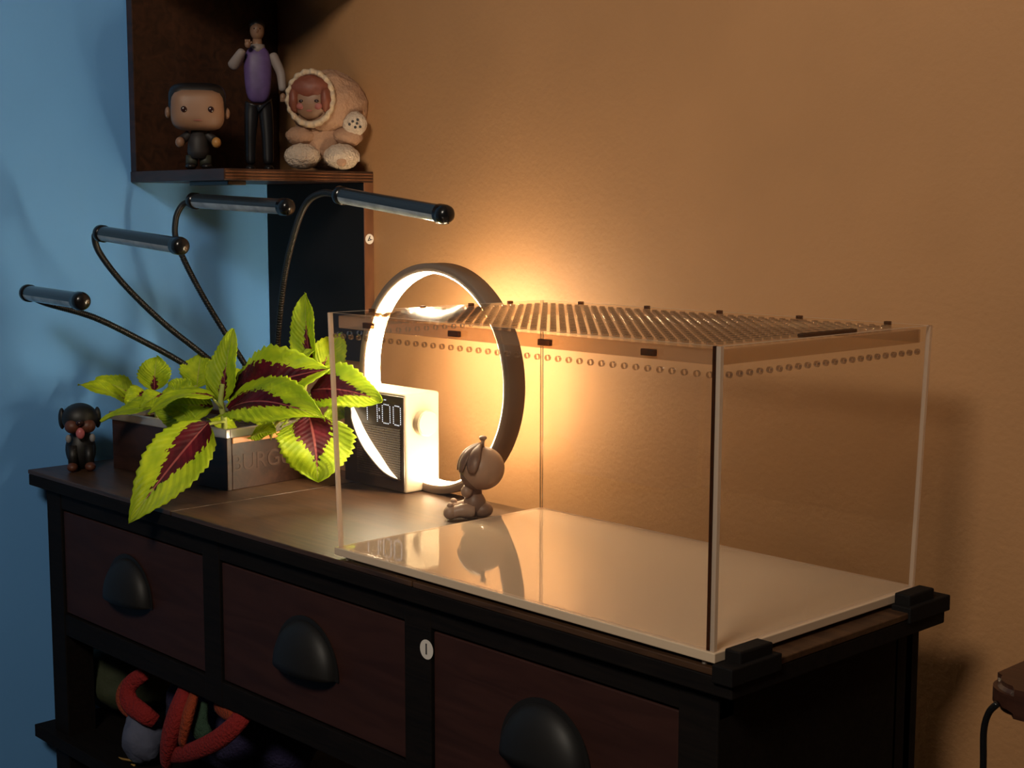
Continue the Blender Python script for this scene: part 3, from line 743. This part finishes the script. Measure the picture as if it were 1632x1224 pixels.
# ------------------------------------------------------------------ grow light with four gooseneck tubes
gb = Vector((-.553, .293, ZT))
grow = thing('grow_light', gb, 'black clip-on grow light with four gooseneck tubes reaching over the coleus', 'grow light')
obj('clip_base', merge(bx(gb.x-.03, gb.x+.03, gb.y-.022, gb.y+.022, ZT+.0005, ZT+.022, .004), lathe([(.016, 0), (.016, .03), (.011, .04)], gb+Vector((0, 0, .022)))), 'black_plastic', grow)
hub = gb+Vector((0, 0, .058))
def tube_lamp(far, near, neck, label):
    ax = (near-far).normalized(); up = (UP-ax*UP.dot(ax)).normalized(); sd_ = ax.cross(up); r = .0105
    L = (near-far).length
    b = bmesh.new(); N_ = 14
    def half(a0, a1, rr, mat, nm, inset):
        b = bmesh.new(); A, B_ = [], []
        for k in range(N_+1):
            a = a0+(a1-a0)*k/N_; d = (sd_*math.cos(a)+up*math.sin(a))*rr
            A.append(b.verts.new(far+ax*inset+d)); B_.append(b.verts.new(near-ax*inset+d))
        for k in range(N_): b.faces.new((A[k], A[k+1], B_[k+1], B_[k]))
        b.faces.new((A[0], A[-1], B_[-1], B_[0])); b.faces.new(A); b.faces.new(B_)
        return obj(nm, b, mat, root_, False)
    root_ = obj('lamp_tube', tube([far+ax*.004, near-ax*.004], .0052, 10), 'tube_housing', grow)
    half(-.10, PI+.10, r, 'tube_housing', 'housing', .006); half(PI+.10, 2*PI-.10, r*.97, 'tube_clear', 'diffuser', .006)
    obj('end_cap', merge(lathe([(.0001, -.010), (r*1.12, -.010), (r*1.12, .0), (r*1.02, .005), (r*.7, .0085), (.0001, .0100)], near, ax, 24)), 'black_plastic', root_, True)
    obj('end_cap', merge(lathe([(.0001, -.010), (r*1.12, -.010), (r*1.12, .0), (r*.8, .006), (.0001, .0075)], far, -ax, 24)), 'black_plastic', root_, True)
    P = catmull([far-ax*.002]+neck+[hub], 14); b = tube(P, .0040, 9); nb = obj('gooseneck', b, 'gooseneck', grow, True)
    # ribs of the flexible neck
    rb = bmesh.new()
    acc = 0
    for i in range(1, len(P)-1):
        tg = (P[i+1]-P[i-1]).normalized()
        for k in range(2):
            q = P[i].lerp(P[i+1], k/2); bb = lathe([(.0039, -.0011), (.0045, -.0005), (.0045, .0005), (.0039, .0011)], q, tg, 9)
            me = bpy.data.meshes.new('t'); bb.to_mesh(me); bb.free(); rb.from_mesh(me); bpy.data.meshes.remove(me)
    obj('neck_ribs', rb, 'gooseneck', nb, True)['kind'] = 'stuff'
tube_lamp(D(44, 467, 1.95), D(129, 480, 1.79), [D(70, 482, 1.955), D(150, 506, 1.985), D(230, 545, 2.03), D(290, 578, 2.06), D(390, 640, 2.11)], '')
tube_lamp(D(160, 372, 1.97), D(287, 392, 1.82), [D(151, 377, 1.985), D(160, 405, 1.995), D(200, 456, 2.01), D(262, 516, 2.04), D(332, 572, 2.07), D(410, 640, 2.11)], '')
tube_lamp(D(307, 320, 2.08), D(457, 330, 1.93), [D(290, 328, 2.09), D(280, 352, 2.09), D(284, 392, 2.09), D(325, 475, 2.10), D(396, 590, 2.11), D(430, 645, 2.12)], '')
tube_lamp(D(541, 311, 1.83), D(709, 342, 1.67), [D(512, 308, 1.86), D(487, 326, 1.89), D(468, 375, 1.93), D(452, 450, 2.0), D(442, 560, 2.08), D(446, 640, 2.12)], '')

# ------------------------------------------------------------------ puppy figurine at the cabinet's far end
pp = Vector((-.678, .055, ZT))
pup = thing('puppy_figurine', pp, 'dark dog figurine with brown muzzle and pink tongue left of the planter', 'figurine')
pf = (Vector((CAM.x, CAM.y, 0))-Vector((pp.x, pp.y, 0))).normalized(); ps = Vector((pf.y, -pf.x, 0))*-1
PQ = lambda f, s, z: pp+pf*f+ps*s+UP*z
Rm = frame((0, 0, 0), pf, ps, UP)
obj('body', merge(ball(PQ(0, 0, .028), (.019, .021, .029), Rm)), 'puppy_black', pup, True)
hd = obj('head', ball(PQ(.004, 0, .072), (.022, .025, .022), Rm), 'puppy_black', pup, True)
for s in (-1, 1):
    obj('ear', ball(PQ(-.002, s*.024, .072), (.008, .005, .015), Rm), 'puppy_black', hd, True)
    obj('muzzle', ball(PQ(.019, s*.010, .063), (.011, .011, .010), Rm), 'puppy_brown', hd, True)
    obj('front_leg', tube([PQ(.014, s*.011, .035), PQ(.020, s*.011, .008)], [.007, .0065], 12), 'puppy_black', pup, True)
    obj('paw', ball(PQ(.024, s*.012, .0065), (.010, .0075, .0065), Rm), 'puppy_brown', pup, True)
    obj('harness_buckle', ball(PQ(.019, s*.016, .046), (.004, .004, .006), Rm), 'grey_speck', pup, True)
obj('nose', ball(PQ(.029, 0, .069), (.005, .006, .004), Rm), 'eye_dark', hd, True)
obj('tongue', ball(PQ(.026, 0, .054), (.005, .006, .008), Rm), 'tongue_pink', hd, True)

# ------------------------------------------------------------------ dolls on the corner shelf (plain generic toys)
SZ = shz1
def toy_frame(p):
    f_ = (Vector((CAM.x, CAM.y, 0))-Vector((p.x, p.y, 0))).normalized(); s_ = Vector((-f_.y, f_.x, 0))
    return (lambda f, s, z: p+f_*f+s_*s+UP*z), frame((0, 0, 0), f_, s_, UP)
# big-headed doll
p1 = at_z(317, SZ, 2.06)
t1 = thing('big_head_doll', p1, 'black haired big-headed vinyl doll in dark clothes on the corner shelf', 'doll')
Q, Rm = toy_frame(p1)
def blocky(c): return 1/((abs(c.x)**4+abs(c.y)**4+abs(c.z)**4)**.25)*.93
hd = obj('head', ball(Q(0, 0, .084), (.033, .040, .031), Rm, blocky, 28, 20), 'skin', t1, True)
obj('hair', ball(Q(-.008, 0, .094), (.034, .043, .030), Rm, lambda c: blocky(c)*(1.0 if c.z > -.3 else .97), 28, 20), 'hair_black', hd, True)
for s in (-1, 1):
    obj('eye', ball(Q(.0312, s*.0185, .083), (.002, .0042, .0042), Rm), 'eye_dark', hd, True)
    obj('ear', ball(Q(-.001, s*.041, .080), (.006, .004, .008), Rm), 'skin', hd, True)
obj('mouth', ball(Q(.0315, 0, .068), (.0012, .006, .0009), Rm), 'cheek', hd, True)
obj('torso', lathe([(.0001, .016), (.013, .016), (.0155, .026), (.014, .042), (.009, .056), (.0001, .058)], Q(0, 0, 0), UP, 24), 'cloth_dark', t1, True)
for s in (-1, 1):
    obj('leg', tube([Q(0, s*.009, .020), Q(.001, s*.010, .006)], [.0085, .0085], 14), 'cloth_green', t1, True)
    obj('shoe', ball(Q(.005, s*.011, .0052), (.011, .008, .0050), Rm), 'hair_black', t1, True)
    obj('arm', tube(catmull([Q(0, s*.012, .050), Q(.004, s*.022, .042), Q(.013, s*.024, .038)], 5), [.0062]*11, 12), 'cloth_dark', t1, True)
    obj('hand', ball(Q(.018, s*.025, .038), (.0068, .0065, .0075), Rm), 'skin' if s < 0 else 'mustard', t1, True)
# tall standing doll
p2 = at_z(414, SZ, 2.17)
t2 = thing('standing_doll', p2, 'tall standing doll in purple waistcoat and black trousers on the corner shelf', 'doll')
Q, Rm = toy_frame(p2)
skin('trousers', [Q(0, 0, .108), Q(0, -.010, .098), Q(0, .010, .098), Q(.001, -.0125, .052), Q(.001, .0125, .052), Q(0, -.013, .010), Q(0, .013, .010)],
     [(0, 1), (0, 2), (1, 3), (2, 4), (3, 5), (4, 6)], [.014, .0125, .0125, .0095, .0095, .0085, .0085], 'trouser_black', t2)
for s in (-1, 1): obj('shoe', ball(Q(.006, s*.0135, .0055), (.014, .0075, .0055), Rm), 'hair_black', t2, True)
def torso_fn(c):
    k = 1/((abs(c.x)**3+abs(c.y)**3+abs(c.z)**3)**(1/3))*.97
    return k*(1+.13*c.z)
obj('waistcoat', ball(Q(0, 0, .138), (.0155, .0205, .043), Rm, torso_fn, 24, 18), 'vest_purple', t2, True)
obj('neck', tube([Q(0, 0, .178), Q(0, 0, .196)], [.0085, .0065], 14), 'skin', t2, True)
obj('collar', lathe([(.0125, .176), (.0105, .187), (.0090, .187), (.0105, .176)], Q(0, 0, 0), UP, 20), 'shirt_white', t2, True)
hd = obj('head', ball(Q(.001, 0, .207), (.0115, .0105, .0145), Rm), 'skin', t2, True)
obj('hair', ball(Q(-.0025, 0, .2150), (.0125, .0118, .0105), Rm), 'hair_black', hd, True)
obj('nose', ball(Q(.0125, 0, .206), (.0022, .0018, .003), Rm), 'skin', hd, True)
for s in (-1, 1): obj('eye', ball(Q(.0110, s*.0040, .209), (.001, .0013, .0010), Rm), 'eye_dark', hd, True)
skin('raised_sleeve', [Q(0, -.020, .176), Q(.010, -.038, .152), Q(.022, -.020, .178)], [(0, 1), (1, 2)], [.0085, .0095, .0065], 'shirt_white', t2)
skin('lowered_sleeve', [Q(0, .020, .176), Q(.002, .034, .146), Q(.008, .036, .118)], [(0, 1), (1, 2)], [.0085, .0075, .0060], 'shirt_white', t2)
for c_ in ((.024, -.014, .185), (.010, .036, .110)):
    hn = obj('hand', ball(Q(*c_), (.0050, .0045, .0062), Rm), 'skin', t2, True)
    for k in range(4): obj('finger', tube([Q(c_[0]+.002, c_[1]-.003+k*.002, c_[2]), Q(c_[0]+.005, c_[1]-.003+k*.002, c_[2]+(.006 if c_[1] < 0 else -.007))], .0011, 6), 'skin', hn, True)
    obj('thumb', tube([Q(c_[0], c_[1]+.003, c_[2]-.001), Q(c_[0]+.004, c_[1]+.006, c_[2]+.003)], .0012, 6), 'skin', hn, True)
# plush in a hood
p3 = at_z(511, SZ, 2.13)
t3 = thing('hooded_plush', p3, 'peach hooded plush doll with a cream ruffle round its face on the corner shelf', 'plush toy')
Q, Rm = toy_frame(p3)
nzf = lambda k, a: (lambda c: 1+a*noise.noise(c*k))
hood = obj('hood', ball(Q(-.006, .012, .096), (.046, .057, .050), Rm, nzf(3, .10), 40, 28), 'plush_peach', t3, True)
fc = Q(.030, -.012, .103); fd = (Q(1, -.25, .05)-Q(0, 0, 0)).normalized(); fu = (UP-fd*UP.dot(fd)).normalized(); fr = fu.cross(fd)
FM = frame((0, 0, 0), fd, fr, fu)
face_ = obj('face', ball(fc, (.016, .027, .030), FM), 'skin', t3, True)
obj('fringe', ball(fc+fd*.002+fu*.014, (.0165, .0285, .019), FM, nzf(3, .15)), 'hair_red', face_, True)
for s in (-1, 1):
    obj('curl', ball(fc+fd*.004+fr*(s*.023)-fu*.002, (.013, .0085, .019), FM, nzf(4, .15)), 'hair_red', face_, True)
    obj('cheek', ball(fc+fd*.0115+fr*(s*.013)-fu*.012, (.003, .0060, .0050), FM), 'cheek', face_, True)
    obj('eye', ball(fc+fd*.0138+fr*(s*.011)-fu*.005, (.002, .0036, .0022), FM), 'eye_dark', face_, True)
obj('mouth', ball(fc+fd*.0120-fu*.0185, (.002, .0045, .0016), FM), 'cheek', face_, True)
b = bmesh.new(); vs = []; NR = 96
for k in range(NR):
    a = 2*PI*k/NR; wv = .0035*math.sin(a*18)
    row = []
    for j in range(5):
        q = j/4; rr_ = 1+.30*q
        row.append(b.verts.new(fc+fr*(math.cos(a)*.0285*rr_)+fu*(math.sin(a)*.0325*rr_)+fd*(.005+wv*(.3+.7*q)+.004*math.sin(PI*q))))
    vs.append(row)
for k in range(NR):
    for j in range(4): b.faces.new((vs[k][j], vs[(k+1) % NR][j], vs[(k+1) % NR][j+1], vs[k][j+1]))
rf = obj('ruffle', b, 'plush_cream', hood, True); so = rf.modifiers.new('s', 'SOLIDIFY'); so.thickness = .0022
obj('body', ball(Q(-.006, .002, .044), (.034, .044, .039), Rm, nzf(3, .1), 30, 20), 'plush_peach', t3, True)
for s in (-1, 1):
    obj('arm', ball(Q(.018, s*.034+.006, .050), (.018, .022, .014), Rm, nzf(3, .12)), 'plush_peach', t3, True)
    obj('foot', ball(Q(.030, s*.028+.002, .0205), (.024, .026, .0185), Rm, nzf(5, .10), 26, 18), 'plush_white', t3, True)
obj('sole_patch', ball(Q(.0525, .030, .012), (.002, .007, .006), Rm), 'plush_peach', t3, True)
pm = obj('pompom', ball(Q(.026, .050, .068), (.013, .018, .018), Rm, nzf(6, .12)), 'plush_white', t3, True)
for k in range(6): obj('spot', ball(Q(.0385, .050+.010*math.cos(k*2.4)*(.3+.12*k), .068+.010*math.sin(k*2.4)*(.3+.12*k)), (.0015, .0020, .0020), Rm), 'ink', pm, True)
obj('care_tag', bx(-.0005, .0005, -.007, .007, -.006, .006, .0002, 1, mtx=frame(Q(.030, .050, .022), (Q(1, -.3, 0)-Q(0, 0, 0)).normalized(), (Q(.3, 1, -.4)-Q(0, 0, 0)).normalized(), UP)), 'paper_white', t3)

# ------------------------------------------------------------------ things on the lower shelf
BY = .07
def lp(x, y, yy=BY): return on(x, y, 'y', yy)
c0 = lp(330, 1200); 
bl = thing('crochet_blanket', Vector((c0.x, c0.y, LSH)), 'folded crochet blanket with red, orange and navy stripes on the lower shelf', 'blanket')
mc = lp(335, 1190)
obj('navy_folds', ball(Vector((mc.x, BY+.045, LSH+.066)), (.150, .070, .058), None, lambda c: 1+.14*noise.noise(c*2.6), 36, 24), 'yarn_navy', bl, True)
def band(P, r, mat, nm, flat=.55):
    P = catmull([Vector(p) for p in P], 7); k = len(P)
    return obj(nm, tube(P, [r*(.72+.28*math.sin(PI*i/(k-1))) for i in range(k)], 14, True, flat, Vector((0, -1, 0))), mat, bl, True)
band([lp(232, 1072, .03), lp(207, 1092, .02), lp(206, 1118, .015), lp(232, 1140, .02), lp(248, 1150, .03)], .0135, 'yarn_red', 'red_stripe')
band([lp(225, 1075, .036), lp(200, 1098, .028), lp(199, 1122, .024), lp(228, 1148, .028)], .0125, 'yarn_orange', 'orange_stripe')
band([lp(298, 1092, .03), lp(286, 1130, .01), lp(272, 1175, .005), lp(266, 1212, .01)], .0225, 'yarn_red', 'red_stripe')
band([lp(312, 1098, .024), lp(300, 1140, .004), lp(290, 1185, .0)], .0125, 'yarn_orange', 'orange_stripe')
band([lp(262, 1206, .01), lp(300, 1200, .0), lp(345, 1180, .0), lp(378, 1152, .01), lp(385, 1136, .02), lp(352, 1124, .03)], .0125, 'yarn_red', 'red_stripe')
band([lp(345, 1126, .024), lp(372, 1142, .012)], .0100, 'yarn_orange', 'orange_stripe')
band([lp(322, 1120, .03), lp(318, 1155, .02), lp(330, 1175, .02)], .016, 'yarn_green', 'green_stripe')
c1 = lp(230, 1195, .03)
cl = obj('folded_cloth', ball(Vector((c1.x, .030, LSH+.039)), (.030, .028, .033), None, lambda c: 1+.2*noise.noise(c*3), 24, 16), 'cloth_grey_blue', None, True)
tag(cl, 'crumpled grey-blue cloth beside the crochet blanket on the lower shelf', 'cloth')
c2 = lp(190, 1165, .10)
bgo = obj('fabric_bag', ball(Vector((c2.x, .12, LSH+.062)), (.072, .07, .054), None, lambda c: 1+.16*noise.noise(c*2.2+Vector((3, 1, 0))), 30, 20), 'bag_green', None, True)
tag(bgo, 'dark green fabric bag behind straw stalks on the lower shelf', 'bag')
for k, (x0, y0, x1, y1) in enumerate(((152, 1194, 220, 1214), (148, 1203, 215, 1220), (145, 1217, 214, 1223))):
    a_, b_ = lp(x0, y0, .02), lp(x1, y1, .02); mid = (a_+b_)/2-Vector((0, 0, .003))
    so = obj('straw_stalk', tube(catmull([a_, mid, b_], 5), .0016, 7), 'straw', None, True)
    tag(so, ('topmost', 'middle', 'lowest')[k]+' of three yellow straw stalks before the dark green bag', 'straw', 'straw stalks on the lower shelf')

# ------------------------------------------------------------------ side table at the right edge, with its cord and a bag
cn = on(1560, 1092, 'y', .15)
zt_ = cn.z+.004; tx0, ty0 = cn.x, .15
stool = thing('bedside_table', (tx0+.19, .29, 0), 'dark brown bedside table at the right edge by the tan wall', 'side table')
def slab(x0, x1, y0, y1, z0, z1, r):
    b = bmesh.new(); pts = []
    for cx, cy, a0 in ((x1-r, y1-r, 0), (x0+r, y1-r, PI/2), (x0+r, y0+r, PI), (x1-r, y0+r, 1.5*PI)):
        for k in range(9): a = a0+PI/2*k/8; pts.append((cx+r*math.cos(a), cy+r*math.sin(a)))
    lo = [b.verts.new((x, y, z0)) for x, y in pts]; hi = [b.verts.new((x, y, z1)) for x, y in pts]; n_ = len(pts)
    b.faces.new(lo[::-1]); b.faces.new(hi)
    for k in range(n_): b.faces.new((lo[k], lo[(k+1) % n_], hi[(k+1) % n_], hi[k]))
    bmesh.ops.bevel(b, geom=[e for e in b.edges if abs(e.verts[0].co.z-e.verts[1].co.z) < 1e-6], offset=.006, segments=3, affect='EDGES')
    return b
obj('table_top', slab(tx0, tx0+.38, ty0, .436, zt_-.024, zt_, .03), 'stool_wood', stool)
for lx in (tx0+.05, tx0+.33):
    for ly in (ty0+.05, .39): obj('leg', tube([Vector((lx, ly, zt_-.024)), Vector((lx, ly, 0))], [.016, .011], 14), 'stool_wood', stool, True)
ob = obj('grey_pouch', ball(Vector((tx0+.20, .27, zt_+.034)), (.115, .07, .036), None, lambda c: 1+.1*noise.noise(c*3), 24, 16), 'grey_fabric', None, True)
tag(ob, 'grey fabric pouch lying on the bedside table at the right edge', 'pouch')
q = [on(x, y, 'y', .146) for x, y in ((1590, 1121), (1576, 1136), (1568, 1165), (1567, 1224))]
q = q+[q[-1].lerp(Vector((q[-1].x, .146, .02)), k/12) for k in range(1, 13)]
co = obj('power_cord', tube(catmull(q, 8), .0028, 8), 'black_plastic', None, True)
tag(co, 'black power cord hanging below the corner of the bedside table', 'cord')
